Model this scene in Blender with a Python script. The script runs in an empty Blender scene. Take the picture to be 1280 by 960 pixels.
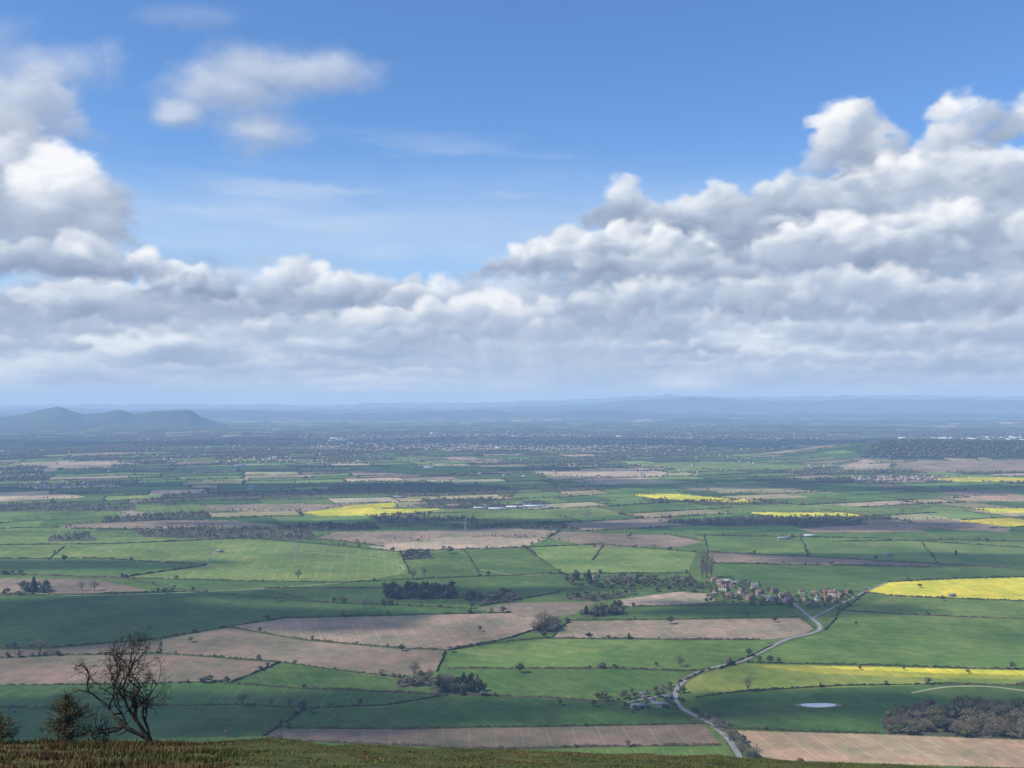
import bpy, math, random
import numpy as np
from mathutils import Vector, Matrix
rng=np.random.default_rng(7); random.seed(7)
scene=bpy.context.scene
COL=scene.collection
CAMH=330.0; F=1250.0; PITCH=math.atan(20/1250)
SUN_EL=math.radians(45)
S=Vector((-0.664,-0.242,0.707)).normalized()

# ---------------------------------------------------------------- helpers
def G(px,py):
    """ground position (metres) for a surveyed bearing / dip from the hilltop"""
    px=np.asarray(px,float); py=np.asarray(py,float)
    dx=(px-640)/F; dz=(480-py)/F
    fy=math.cos(PITCH)-math.sin(PITCH)*dz
    fz=math.sin(PITCH)+math.cos(PITCH)*dz
    t=CAMH/-fz
    return dx*t, fy*t
def GL(pts):
    a=np.array(pts,float); x,y=G(a[:,0],a[:,1]); return np.stack([x,y],1)
def h2(ix,iy,s):
    n=(ix*374761393+iy*668265263+s*974634777)&0xffffffff
    n=((n^(n>>13))*1274126177)&0xffffffff
    n=n^(n>>16)
    return n/4294967296.0
def vnoise(x,y,s=0):
    x=np.asarray(x,float);y=np.asarray(y,float)
    ix=np.floor(x).astype(np.int64);iy=np.floor(y).astype(np.int64)
    fx=x-ix;fy=y-iy;fx=fx*fx*(3-2*fx);fy=fy*fy*(3-2*fy)
    a=h2(ix,iy,s);b=h2(ix+1,iy,s);c=h2(ix,iy+1,s);d=h2(ix+1,iy+1,s)
    return (a*(1-fx)+b*fx)*(1-fy)+(c*(1-fx)+d*fx)*fy
def fbm(x,y,s=0,o=4):
    v=0;a=.5;t=0
    for k in range(o):
        v=v+a*vnoise(x*2**k,y*2**k,s+k*17);t+=a;a*=.5
    return v/t
def sstep(a,b,x):
    t=np.clip((x-a)/(b-a),0,1);return t*t*(3-2*t)
wx,wy=G(1230,573)
def ground_h(x,y):
    x=np.asarray(x,float);y=np.asarray(y,float)
    r=np.hypot(x,y)
    amp=3.0+sstep(2200,9000,r)*26
    h=amp*(fbm(x/1100+3.1,y/1100+7.7,5,3)-.5)*2
    h=h+78*np.exp(-((x-wx)/900)**4-((y-wy-350)/520)**2)
    return h
def newmesh(name,V,Fc):
    V=np.asarray(V,np.float32);Fc=np.asarray(Fc,np.int32)
    me=bpy.data.meshes.new(name);n,k=Fc.shape
    me.vertices.add(len(V));me.vertices.foreach_set("co",V.ravel())
    me.loops.add(n*k);me.loops.foreach_set("vertex_index",Fc.ravel())
    me.polygons.add(n);me.polygons.foreach_set("loop_start",np.arange(0,n*k,k,dtype=np.int32))
    me.update(calc_edges=True)
    return me
def addcol(me,arr,name="col"):
    at=me.attributes.new(name,'FLOAT_COLOR','POINT')
    a=np.ones((len(me.vertices),4),np.float32);a[:,:3]=arr
    at.data.foreach_set("color",a.ravel())
def addf(me,arr,name):
    at=me.attributes.new(name,'FLOAT','POINT');at.data.foreach_set("value",np.asarray(arr,np.float32))
def smooth(me):
    me.polygons.foreach_set("use_smooth",np.ones(len(me.polygons),bool))
def obj(name,me,mat=None,parent=None,label=None,cat=None,kind=None,group=None,loc=None):
    o=bpy.data.objects.new(name,me);COL.objects.link(o)
    if mat is not None and me is not None and len(me.materials)==0: me.materials.append(mat)
    if parent: o.parent=parent
    if label:o["label"]=label
    if cat:o["category"]=cat
    if kind:o["kind"]=kind
    if group:o["group"]=group
    if loc is not None:o.location=loc
    return o

# ---------------------------------------------------------------- materials
def basemat(name):
    m=bpy.data.materials.new(name);m.use_nodes=True
    nt=m.node_tree;b=nt.nodes["Principled BSDF"];b.inputs["Roughness"].default_value=.95
    b.inputs["Specular IOR Level"].default_value=.12
    return m,nt,b
def mathn(nt,op,a,b=None,c=None,clamp=False):
    n=nt.nodes.new("ShaderNodeMath");n.operation=op;n.use_clamp=clamp
    for i,v in enumerate((a,b,c)):
        if v is None: continue
        if isinstance(v,(int,float)): n.inputs[i].default_value=v
        else: nt.links.new(v,n.inputs[i])
    return n.outputs[0]
def vmul(nt,colsock,fac):
    n=nt.nodes.new("ShaderNodeVectorMath");n.operation='SCALE'
    nt.links.new(colsock,n.inputs[0])
    if isinstance(fac,(int,float)): n.inputs["Scale"].default_value=fac
    else: nt.links.new(fac,n.inputs["Scale"])
    return n.outputs[0]
def noise(nt,vec,scale,detail=3,rough=.55,dim='3D'):
    n=nt.nodes.new("ShaderNodeTexNoise");n.noise_dimensions=dim
    n.inputs["Scale"].default_value=scale;n.inputs["Detail"].default_value=detail;n.inputs["Roughness"].default_value=rough
    if vec is not None: nt.links.new(vec,n.inputs["Vector"])
    return n
def maprange(nt,v,a,b,c,d,smooth=False):
    n=nt.nodes.new("ShaderNodeMapRange")
    if smooth:n.interpolation_type='SMOOTHSTEP'
    nt.links.new(v,n.inputs[0])
    for i,x in enumerate((a,b,c,d)): n.inputs[i+1].default_value=x
    return n.outputs[0]
def noisy(name,c,scale=1.0,lo=.7,hi=1.3,objrand=0.0,coord="Object",rough=.95):
    m,nt,b=basemat(name);b.inputs["Roughness"].default_value=rough
    tc=nt.nodes.new("ShaderNodeTexCoord")
    n=noise(nt,tc.outputs[coord],scale,3)
    f=maprange(nt,n.outputs["Fac"],.3,.7,lo,hi)
    if objrand>0:
        oi=nt.nodes.new("ShaderNodeObjectInfo")
        f=mathn(nt,'MULTIPLY',f,maprange(nt,oi.outputs["Random"],0,1,1-objrand,1+objrand))
    rgb=nt.nodes.new("ShaderNodeRGB");rgb.outputs[0].default_value=(*c,1)
    nt.links.new(vmul(nt,rgb.outputs[0],f),b.inputs["Base Color"])
    return m
def attrmat(name,scale=.2,lo=.75,hi=1.25):
    m,nt,b=basemat(name)
    a=nt.nodes.new("ShaderNodeAttribute");a.attribute_name="col"
    g=nt.nodes.new("ShaderNodeNewGeometry")
    n=noise(nt,g.outputs["Position"],scale,3)
    nt.links.new(vmul(nt,a.outputs["Color"],maprange(nt,n.outputs["Fac"],.3,.7,lo,hi)),b.inputs["Base Color"])
    return m
m_veg=attrmat("foliage_mass",.15,.7,1.3)
m_grass=attrmat("grass_blades",2.0,.7,1.3)

# ---------------------------------------------------------------- land use
PAL=dict(g1=(.092,.150,.034),g2=(.048,.096,.024),g3=(.135,.190,.048),g4=(.068,.122,.029),
 brown=(.212,.166,.112),tan=(.33,.268,.178),dull=(.138,.107,.074),straw=(.24,.225,.11),
 yel=(.50,.455,.045),yg=(.165,.200,.040),ys=(.33,.33,.045),wood=(.078,.080,.046),orange=(.36,.25,.155))
FIELDS=[ # (type, outline, tram angle deg)
('g1',[(-90,664),(1370,664),(1370,1040),(-90,1040)],20),
('g3',[(-90,672),(300,672),(500,690),(512,716),(430,728),(150,722),(-90,716)],8),
('g4',[(-90,700),(120,698),(260,706),(150,722),(-90,716)],8),
('g1',[(300,672),(395,674),(480,684),(655,684),(700,716),(512,718),(500,690)],30),
('g4',[(150,722),(430,728),(700,717),(700,740),(590,758),(400,751),(230,738)],50),
('g1',[(330,735),(480,735),(600,745),(590,758),(400,751)],5),
('brown',[(-90,722),(120,724),(188,738),(60,743),(-90,742)],10),
('g2',[(-90,745),(230,739),(400,752),(590,761),(640,766),(360,771),(285,783),(200,797),(60,809),(-90,810)],-12),
('brown',[(285,783),(360,772),(640,765),(700,776),(640,796),(560,811),(500,809),(380,799)],15),
('brown',[(200,799),(285,784),(380,800),(500,810),(558,812),(546,836),(480,847),(350,826),(200,816)],60),
('dull',[(-90,812),(60,811),(200,799),(200,816),(100,818),(-90,826)],0),
('brown',[(-90,827),(100,818),(200,817),(350,827),(290,851),(-90,857)],-5),
('g4',[(350,828),(450,841),(535,850),(500,862),(280,853)],25),
('g2',[(-90,858),(290,853),(480,863),(560,866),(480,880),(380,884),(300,880),(-90,883)],0),
('g2',[(-90,885),(300,882),(376,885),(330,918),(-90,930)],80),
('g2',[(382,886),(480,882),(560,868),(600,868),(780,877),(850,890),(880,903),(600,907),(345,908)],30),
('dull',[(345,909),(600,908),(880,904),(902,930),(600,934),(330,922)],4),
('g1',[(200,925),(600,936),(905,932),(950,960),(950,1040),(100,1040)],4),
('orange',[(918,912),(1100,917),(1370,928),(1370,962),(955,948)],12),
('g2',[(868,871),(940,863),(1180,856),(1370,858),(1370,927),(1100,916),(905,909)],35),
('g4',[(1150,862),(1280,860),(1370,862),(1370,885),(1200,880)],80),
('yg',[(850,866),(858,850),(885,838),(932,829),(1100,833),(1370,841),(1370,857),(1180,855),(940,862)],3),
('ys',[(935,831),(1100,833.5),(1370,842),(1370,851),(1180,848),(1020,841)],3),
('yel',[(1000,833),(1100,834),(1370,842),(1370,846),(1180,842)],3),
('g1',[(968,810),(1032,790),(1052,764),(1112,746),(1370,757),(1370,840),(1100,832),(935,828)],72),
('g3',[(1052,764),(1112,746),(1370,757),(1370,780),(1100,775)],72),
('yel',[(1083,741),(1108,728),(1200,724),(1370,720),(1370,754),(1125,746)],5),
('g1',[(560,833),(560,812),(680,798),(950,801),(966,807),(900,836),(770,834)],65),
('g3',[(580,812),(680,798),(820,800),(790,812),(600,818)],65),
('g4',[(546,838),(560,834),(770,835),(895,837),(845,852),(790,864),(602,867),(545,860)],30),
('brown',[(690,796),(712,776),(1000,773),(1018,785),(1000,796),(950,800)],8),
('g4',[(712,774),(780,758),(890,754),(990,756),(998,771)],60),
('tan',[(770,750),(845,740),(893,742),(893,753),(785,758)],20),
('brown',[(590,760),(640,753),(745,752),(715,768),(655,771),(640,766)],20),
('g4',[(700,717),(860,717),(880,738),(845,740),(770,750),(640,752),(600,757),(700,740)],40),
('g3',[(655,684),(750,680),(870,690),(860,715),(700,716)],10),
('brown',[(885,690),(1000,695),(1172,705),(1165,709),(890,704)],5),
('g4',[(880,705),(1165,710),(1370,711),(1370,719),(1200,723),(1108,727),(1083,740),(900,728)],20),
('g1',[(870,668),(1100,672),(1370,690),(1370,711),(1172,704),(885,689)],15),
('g3',[(1040,676),(1200,674),(1370,680),(1370,694),(1200,692)],10),
('tan',[(460,683),(500,674),(570,670),(684,672),(655,684),(490,689)],5),
('brown',[(395,672),(420,665),(640,660),(700,663),(684,671),(570,670),(480,681)],3),
('brown',[(684,672),(700,664),(840,668),(880,676),(850,683),(750,684)],3),
('brown',[(75,657),(200,651),(290,651),(385,659),(290,662),(90,662)],3),
('g3',[(160,632),(300,631),(330,638),(170,641)],3),
('g1',[(-90,640),(140,638),(160,648),(-90,652)],3),
('tan',[(-90,618),(60,614),(110,622),(-90,630)],3),
('brown',[(1075,650),(1180,648),(1265,658),(1260,664),(1085,657)],3),
('yel',[(380,641),(440,632),(495,628),(495,636),(560,634),(545,637),(480,645),(400,645)],3),
('brown',[(250,632),(370,630),(440,632),(380,640),(260,638)],3),
('g3',[(560,636),(720,636),(800,642),(640,650),(520,646)],3),
('yel',[(790,619),(840,618),(955,627),(930,629),(820,624)],3),
('tan',[(655,589),(800,586),(835,592),(830,596),(690,595)],3),
('tan',[(700,600),(820,600),(880,604),(760,606)],3),
('straw',[(870,610),(940,608),(1010,616),(900,617)],3),
('yel',[(1163,599),(1200,597),(1370,598),(1370,605),(1190,603)],3),
('tan',[(1045,582),(1080,577),(1115,580),(1110,588),(1060,589)],3),
('brown',[(1115,578),(1370,578),(1370,590),(1180,590),(1120,585)],3),
('brown',[(1060,598),(1150,598),(1160,604),(1070,603)],3),
('orange',[(1170,622),(1260,620),(1370,622),(1370,629),(1230,626)],3),
('yel',[(1212,635),(1280,635),(1370,636),(1370,643),(1240,640)],3),
('g3',[(860,632),(1000,630),(1160,634),(1120,640),(900,640)],3),
('g3',[(790,580),(900,578),(1030,582),(1000,590),(850,588)],3),
('g1',[(430,585),(560,582),(640,588),(520,594)],3),
('tan',[(0,578),(120,577),(180,580),(60,583)],3),
('g3',[(200,584),(330,582),(400,586),(280,590)],3),
]
COPSE=[ # outline, kind mix, spacing m, height
([(480,736),(565,733),(571,748),(483,749)],'dark',9,13),
([(575,744),(640,740),(652,752),(590,756)],'bare',14,11),
([(535,852),(600,850),(604,864),(540,866)],'dark',8,13),
([(494,846),(540,846),(540,856),(498,858)],'bare',9,12),
([(1106,898),(1150,884),(1215,882),(1370,888),(1370,927),(1104,917)],'barewood',7.5,13),
([(725,768),(765,756),(783,758),(782,767),(740,772)],'dark',9,13),
([(28,735),(60,734),(62,742),(28,743)],'dark',9,14),
([(665,782),(697,780),(697,790),(667,791)],'bare',9,15),
([(868,735),(900,724),(940,730),(1000,746),(990,760),(880,753)],'village',14.5,8.5),
([(990,752),(1040,740),(1080,746),(1040,768),(1000,766)],'village',15,7),
([(700,722),(780,722),(868,726),(868,742),(780,738),(712,732)],'village',13,11),
([(690,748),(745,742),(800,742),(745,752)],'bare',13,10),
([(866,884),(905,895),(938,930),(952,945),(940,948),(905,916),(858,892)],'bare',12,6),
([(735,872),(790,864),(845,852),(858,885),(790,892)],'village',11,6.5),
([(820,652),(920,646),(1060,644),(1065,655),(900,657)],'bare',14,10),
([(165,664),(250,658),(390,664),(392,675),(180,672)],'bare',15,10),
([(60,672),(110,668),(120,676),(60,678)],'bare',15,10),
([(500,692),(535,690),(540,698),(505,700)],'bare',13,12),
([(755,628),(830,624),(850,632),(770,634)],'dark',18,11),
([(160,628),(260,616),(420,606),(560,602),(650,612),(640,622),(440,618),(260,628)],'bare',21,11),
([(440,630),(560,622),(680,624),(690,630),(600,636),(470,636)],'bare',21,10),
([(-90,632),(60,628),(170,634),(160,640),(-90,640)],'bare',22,10),
([(1075,576),(1110,565),(1180,560),(1370,558),(1370,577),(1140,577)],'hill',15,14),
([(640,585),(740,578),(800,584),(700,590)],'bare',26,11),
([(280,662),(380,655),(400,662),(300,668)],'bare',18,10),
([(480,655),(600,654),(620,660),(500,662)],'bare',20,9),
]
def inpoly(x,y,P):
    res=np.zeros(x.shape,bool);n=len(P)
    bb=(x>=P[:,0].min())&(x<=P[:,0].max())&(y>=P[:,1].min())&(y<=P[:,1].max())
    idx=np.nonzero(bb)[0]
    if len(idx)==0:return res
    xs=x[idx];ys=y[idx];c=np.zeros(len(idx),bool)
    for i in range(n):
        x1,y1=P[i];x2,y2=P[(i+1)%n]
        if y1==y2: continue
        c^=((y1>ys)!=(y2>ys))&(xs<(x2-x1)*(ys-y1)/(y2-y1)+x1)
    res[idx]=c;return res
FP=[(t,GL(p),a) for t,p,a in FIELDS]
CP=[(GL(p),k,s,h) for p,k,s,h in COPSE]
def woodkeep(x,y): return fbm(x/190,y/150,333,3)
CA,SA=math.cos(.35),math.sin(.35);FA,FB=240.,165.
def warp(x,y):
    return 95*2*(fbm(x/950,y/950,31,2)-.5),95*2*(fbm(x/950+9,y/950+4,47,2)-.5)
def toUV(x,y):
    dx,dy=warp(x,y);x=x+dx;y=y+dy
    return x*CA+y*SA,-x*SA+y*CA
def fromUV(u,v):
    X=u*CA-v*SA;Y=u*SA+v*CA;x=X.copy();y=Y.copy()
    for _ in range(12):
        dx,dy=warp(x,y);x=X-dx;y=Y-dy
    return x,y
def bj(j): return FB*(j+.45*h2(j,j*0+3,5))
def ai(i,j): return FA*(i+.55*h2(i,j,9)+.5*h2(j,j*0,4))
def cells(x,y):
    u,v=toUV(x,y)
    j=np.floor(v/FB).astype(np.int64);j=np.where(v<bj(j),j-1,j)
    i=np.floor(u/FA).astype(np.int64)
    i=np.where(u<ai(i,j),i-1,i);i=np.where(u<ai(i,j),i-1,i)
    return i,j
TY=['g1','g2','g3','g4','brown','tan','straw','yel','wood','dull']
PT=np.array([PAL[t] for t in TY])
def celltype(i,j,x,y):
    r=np.hypot(x,y);a=h2(i,j,77)
    wood=.05+.12*sstep(3000,5200,r)+.30*sstep(5500,8500,r)
    big=fbm(x/2600,y/1500,91,2)
    wood=np.clip(wood+(big-.5)*1.1*sstep(2600,5500,r),0.02,.80)
    b=h2(i,j,78)
    t=np.select([b<.24,b<.36,b<.58,b<.74,b<.84,b<.90,b<.985,b<.990],[0,1,2,3,4,5,6,7],9)
    return np.where(a<wood,8,t)

# ---------------------------------------------------------------- ground sheet
def build_ground():
    ph=np.concatenate([np.radians(np.linspace(-31,31,1200)),np.radians(np.linspace(31,329,52)[1:-1])])
    py=np.arange(985,506.4,-.8)
    rr=np.concatenate([[1,200,450,700],CAMH*F/(py-500),[66000,72000]])
    nP=len(ph);nR=len(rr)
    R,PH=np.meshgrid(rr,ph,indexing='ij')
    x=(R*np.sin(PH)).ravel();y=(R*np.cos(PH)).ravel()
    z=ground_h(x,y)
    i,j=cells(x,y);t=celltype(i,j,x,y)
    c=PT[t].copy();vr=h2(i,j,55);vs=h2(i,j,56)
    c*=(.70+.6*vr)[:,None];c[:,0]*=.9+.2*vs
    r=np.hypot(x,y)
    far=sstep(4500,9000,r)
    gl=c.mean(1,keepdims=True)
    c=c*(1-.38*far[:,None])+gl*.18*far[:,None]  # far land darkened in its colour to stand in for cloud shade
    ang=h2(i,j,88)*3.14;k=np.where(t<4,1.0,.6)*(1-sstep(2500,4000,r))
    for q,(tt,P,a) in enumerate(FP):
        m=inpoly(x,y,P)
        c[m]=np.array(PAL[tt])*(.86+.28*((q*37)%11)/10);ang[m]=math.radians(a)
        k[m]=(1.0 if tt[0]=='g' else .7)*(1-sstep(2500,4500,r[m]))
    for P,kk,s,h in CP:
        if kk!='village':
            m=inpoly(x,y,P)
            if s>15: m&=woodkeep(x,y)>.45
            c[m]=PAL['wood'];k[m]=0
            if kk=='hill': c[m]=(.045,.052,.030)
    tram=x*np.cos(ang)+y*np.sin(ang)
    a0=np.arange(nR-1)[:,None]*nP;b0=np.arange(nP)[None,:];b1=(np.arange(nP)+1)%nP
    Fc=np.stack([a0+b0,a0+b1[None,:],a0+nP+b1[None,:],a0+nP+b0],-1).reshape(-1,4)[:,::-1]
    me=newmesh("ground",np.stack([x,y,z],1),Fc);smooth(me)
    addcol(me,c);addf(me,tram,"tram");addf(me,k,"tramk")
    m,nt,b=basemat("farmland")
    A=nt.nodes.new("ShaderNodeAttribute");A.attribute_name="col"
    T=nt.nodes.new("ShaderNodeAttribute");T.attribute_name="tram"
    K=nt.nodes.new("ShaderNodeAttribute");K.attribute_name="tramk"
    g=nt.nodes.new("ShaderNodeNewGeometry")
    n1=noise(nt,g.outputs["Position"],.006,4,.6);n2=noise(nt,g.outputs["Position"],.06,4,.65);n3=noise(nt,g.outputs["Position"],.012,5,.7)
    f=mathn(nt,'MULTIPLY',maprange(nt,n1.outputs["Fac"],.3,.7,.68,1.32),maprange(nt,n2.outputs["Fac"],.3,.7,.80,1.20))
    fr=mathn(nt,'FRACT',mathn(nt,'DIVIDE',T.outputs["Fac"],26.0))
    ln=mathn(nt,'LESS_THAN',fr,.07)
    pk=mathn(nt,'PINGPONG',T.outputs["Fac"],3.2)
    rows=maprange(nt,pk,0,3.2,-.06,.06)
    st=mathn(nt,'ADD',mathn(nt,'MULTIPLY',ln,.27),rows)
    f=mathn(nt,'MULTIPLY',f,mathn(nt,'ADD',mathn(nt,'MULTIPLY',st,K.outputs["Fac"]),1.0))
    cm=nt.nodes.new("ShaderNodeVectorMath");cm.operation='MULTIPLY';nt.links.new(A.outputs["Color"],cm.inputs[0])
    cb=nt.nodes.new("ShaderNodeCombineXYZ");nt.links.new(maprange(nt,n3.outputs["Fac"],.35,.68,.84,1.22),cb.inputs[0]);cb.inputs[1].default_value=1;nt.links.new(maprange(nt,n3.outputs["Fac"],.35,.68,.92,1.12),cb.inputs[2])
    nt.links.new(cb.outputs[0],cm.inputs[1])
    nt.links.new(vmul(nt,cm.outputs[0],f),b.inputs["Base Color"])
    obj("ground",me,m,kind="structure",label="patchwork plain of green, brown and yellow fields",cat="ground")
build_ground()

# ---------------------------------------------------------------- ribbons (roads, tracks)
def resample(P,step,jit=0):
    P=np.asarray(P,float);d=np.hypot(*np.diff(P,axis=0).T);s=np.concatenate([[0],np.cumsum(d)])
    n=max(2,int(s[-1]/step)+1);q=np.linspace(0,s[-1],n)
    return np.stack([np.interp(q,s,P[:,0]),np.interp(q,s,P[:,1])],1)
def soft(P,it=3):
    P=np.asarray(P,float)
    for _ in range(it):
        Q=[P[0]]
        for a,b in zip(P[:-1],P[1:]): Q+= [a*.75+b*.25,a*.25+b*.75]
        Q.append(P[-1]);P=np.array(Q)
    return P
def normals(P):
    t=np.gradient(P,axis=0);t/=np.maximum(np.hypot(t[:,0],t[:,1])[:,None],1e-6)
    return np.stack([-t[:,1],t[:,0]],1)
def ribbon(name,pts,w,mat,lift,label,cat):
    P=resample(soft(GL(pts)),8);N=normals(P)
    V=[]
    for s in (-1,1):
        Q=P+N*w/2*s;V.append(np.column_stack([Q,ground_h(Q[:,0],Q[:,1])+lift]))
    n=len(P);V=np.concatenate(V);i=np.arange(n-1)
    me=newmesh(name,V,np.stack([i,i+1,n+i+1,n+i],1)[:,::-1])
    obj(name,me,mat,kind="structure",label=label,cat=cat)
m_road=noisy("worn_asphalt",(.24,.24,.235),.05,.85,1.15)
m_track=noisy("grass_track",(.27,.28,.15),.03,.7,1.2)
m_verge=noisy("verge_grass",(.10,.12,.045),.05,.7,1.3)
ROAD=[(935,962),(922,940),(905,914),(872,895),(848,883),(843,868),(850,852),(880,836),(925,828),(958,812),(985,798),(1020,792),(1028,784),(1010,770),(996,758),(985,748),(955,744),(905,742)]
ribbon("verge",ROAD,11,m_verge,.25,"rough grass verge along the country lane","verge")
ribbon("road",ROAD,5.6,m_road,.45,"pale grey winding asphalt country lane","road")
ribbon("road",[(845,866),(810,872),(780,878)],4,m_road,.5,"narrow lane leading to the farm","road")
ribbon("road",[(1015,774),(1050,756),(1085,738),(1110,728)],4.5,m_road,.5,"narrow lane running past the village","road")
for p in ([(180,706),(270,690),(350,688),(440,694),(500,704),(508,714),(470,724),(400,731),(300,737)],
          [(-50,732),(60,744),(140,744),(330,736)],[(250,640),(330,648),(520,652),(700,650)],
          [(80,682),(120,684),(150,690),(60,700),(-40,702)],[(600,712),(660,722),(760,708),(850,700)],
          [(1140,866),(1180,858),(1240,858),(1290,866),(1370,868)]):
    ribbon("track",p,5,m_track,.3,"pale worn farm track across grass","track")

# ---------------------------------------------------------------- vegetation arrays
def ico():
    t=(1+5**.5)/2
    V=np.array([(-1,t,0),(1,t,0),(-1,-t,0),(1,-t,0),(0,-1,t),(0,1,t),(0,-1,-t),(0,1,-t),(t,0,-1),(t,0,1),(-t,0,-1),(-t,0,1)],float)
    V/=np.linalg.norm(V[0])
    Fc=np.array([(0,11,5),(0,5,1),(0,1,7),(0,7,10),(0,10,11),(1,5,9),(5,11,4),(11,10,2),(10,7,6),(7,1,8),(3,9,4),(3,4,2),(3,2,6),(3,6,8),(3,8,9),(4,9,5),(2,4,11),(6,2,10),(8,6,7),(9,8,1)])
    return V,Fc
IV,IF=ico()
def clumps(n,size,lobes,seed,long=1.0):
    g=np.random.default_rng(seed)
    w=np.array([np.prod(l[1])**(2/3) for l in lobes]);w/=w.sum()
    L=g.choice(len(lobes),n,p=w)
    d=g.normal(size=(n,3));d/=np.linalg.norm(d,axis=1)[:,None]
    rad=g.random(n)**.35
    c=np.array([lobes[l][0] for l in L])+d*rad[:,None]*np.array([lobes[l][1] for l in L])
    a=g.normal(size=(n,3));a/=np.linalg.norm(a,axis=1)[:,None]
    b=np.cross(a,d+g.normal(size=(n,3))*.6);b/=np.maximum(np.linalg.norm(b,axis=1)[:,None],1e-6)
    s=size*(.6+.8*g.random(n))[:,None]
    V=np.concatenate([c+a*s*long,c-a*s*.5*long+b*s*.8/long,c-a*s*.5*long-b*s*.8/long],1).reshape(-1,3)
    return V,np.arange(3*n).reshape(-1,3)
def tube(path,rad,sides=5):
    path=np.asarray(path,float);n=len(path);V=[]
    for i in range(n):
        t=path[min(i+1,n-1)]-path[max(i-1,0)];t/=max(np.linalg.norm(t),1e-9)
        u=np.cross(t,(0.3,1,0.1));u/=max(np.linalg.norm(u),1e-9);v=np.cross(t,u)
        for k in range(sides):
            a=2*math.pi*k/sides;V.append(path[i]+rad[i]*(math.cos(a)*u+math.sin(a)*v))
    Fc=[]
    for i in range(n-1):
        for k in range(sides):
            Fc.append((i*sides+k,i*sides+(k+1)%sides,(i+1)*sides+(k+1)%sides,(i+1)*sides+k))
    return np.array(V),np.array(Fc)
def cat(parts):
    V=[];Fc=[];o=0
    for v,f in parts: V.append(v);Fc.append(f+o);o+=len(v)
    return np.concatenate(V),np.concatenate(Fc)
def lobeset(kind,seed):
    g=np.random.default_rng(seed)
    if kind=='poplar': return [((0,0,.55),(.17,.17,.42)),((.05,0,.78),(.12,.12,.2)),((-.06,0,.35),(.16,.16,.2))]
    if kind=='dark' and seed%2:
        return [((0,0,.15+.16*k),((.30-.055*k),(.30-.055*k),.12)) for k in range(5)]
    L=[((0,0,.55),(.26,.26,.28))]
    for k in range(6):
        a=k*1.05+g.random()*.6;L.append(((.24*math.cos(a),.24*math.sin(a),.45+.25*g.random()),(.17+.06*g.random(),)*2+(.15,)))
    L.append(((.05,0,.8),(.17,.17,.16)));return L
def tree_tpl(kind,seed):
    L=lobeset(kind,seed)
    if kind in('bare','poplar'): cr=clumps(520,.026,L,seed,2.6)
    else: cr=clumps(560,.05,L,seed,1.0)
    tr=[tube([(0,0,-.05),(0.01,0,.2),(0,.01,.45),(0,0,.75)],[.03,.022,.014,.004],6)]
    for c,r in L[1:]:
        c=np.array(c);tr.append(tube([(0,0,.18),c*.5+np.array([0,0,.08]),c,c+np.array([c[0],c[1],.3])*.3],[.013,.009,.005,.001],4))
    return cr,cat(tr)
def lod_tpl(kind,seed,n):
    g=np.random.default_rng(seed);L=lobeset(kind,seed)
    if n==0:
        V=IV*np.array([.36,.36,.46])*(.75+.5*g.random((12,1)))+np.array([0,0,.47]);return V,IF
    parts=[clumps(n,.085,L,seed,1.3)]
    V=IV*np.array([.22,.22,.30])*(.7+.5*g.random((12,1)))+np.array([0,0,.48]);parts.append((V,IF))
    return cat(parts)
TREES=[] # x,y,h,kind
def addtree(x,y,h,k): TREES.append((float(x),float(y),float(h),k))
def ppx(px,py,hpx,k,n=1):
    x,y=G(px,py);addtree(x,y,hpx*y/F,k)
for a in [(455,760,17,'bare'),(373,724,14,'bare'),(850,833,17,'bare'),(935,864,24,'bare'),(650,840,14,'leaf'),(518,846,24,'bare'),(303,882,20,'bare'),
 (362,882,13,'bare'),(680,788,28,'bare'),(335,920,20,'bare'),(502,812,9,'leaf'),(563,814,9,'bare'),(838,780,12,'leaf'),(118,738,14,'bare'),(102,738,14,'bare'),(42,740,22,'dark'),
 (50,815,20,'bare'),(345,752,12,'bare'),(562,692,11,'bare'),(883,722,39,'poplar'),(878,722,33,'poplar'),(889,723,31,'poplar'),(736,727,18,'dark'),(720,725,14,'leaf'),
 (945,948,22,'bare'),(928,944,26,'bare'),(912,925,16,'bare'),(1234,890,18,'bare'),(1178,752,8,'leaf'),(1070,782,6,'leaf'),(1150,735,6,'leaf'),(388,890,10,'bare'),
 (605,862,9,'leaf'),(640,748,9,'bare'),(238,802,8,'leaf'),(80,702,9,'leaf'),(600,788,8,'bare'),(1195,694,10,'dark'),(1130,838,6,'leaf'),(1075,837,6,'leaf'),(1210,842,6,'leaf'),
 (530,722,16,'bare'),(516,724,14,'bare'),(420,900,12,'bare'),(450,880,10,'leaf'),(820,832,6,'leaf'),(1000,955,10,'bare'),(968,778,9,'leaf'),(786,672,10,'bare'),(700,880,9,'bare'),(742,882,10,'leaf'),(760,880,12,'bare'),
 (205,742,9,'leaf'),(595,660,10,'bare'),(285,920,14,'bare'),(180,862,8,'leaf'),(12,890,12,'bare')]:
    ppx(*a)
for P,k,sp,h in CP:
    x0,y0=P.min(0);x1,y1=P.max(0)
    x1=min(x1,y1*.56)
    n=int((x1-x0)*(y1-y0)/(sp*sp));n=min(n,22000)
    x=rng.uniform(x0,x1,n);y=rng.uniform(y0,y1,n);m=inpoly(x,y,P)
    if sp>15: m&=woodkeep(x,y)>.45
    x=x[m];y=y[m]
    for a,b in zip(x,y):
        q=random.random()
        kk={'dark':'dark' if q<.6 else 'bare','hill':'dark' if q<.8 else 'bare','bare':'bare' if q<.78 else ('leaf' if q<.93 else 'dark'),
            'barewood':'bare' if q<.86 else ('dark' if q<.93 else 'leaf'),'village':'bare' if q<.72 else('dark' if q<.80 else 'leaf')}[k]
        addtree(a,b,h*random.uniform(.55,1.2),kk)

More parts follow.
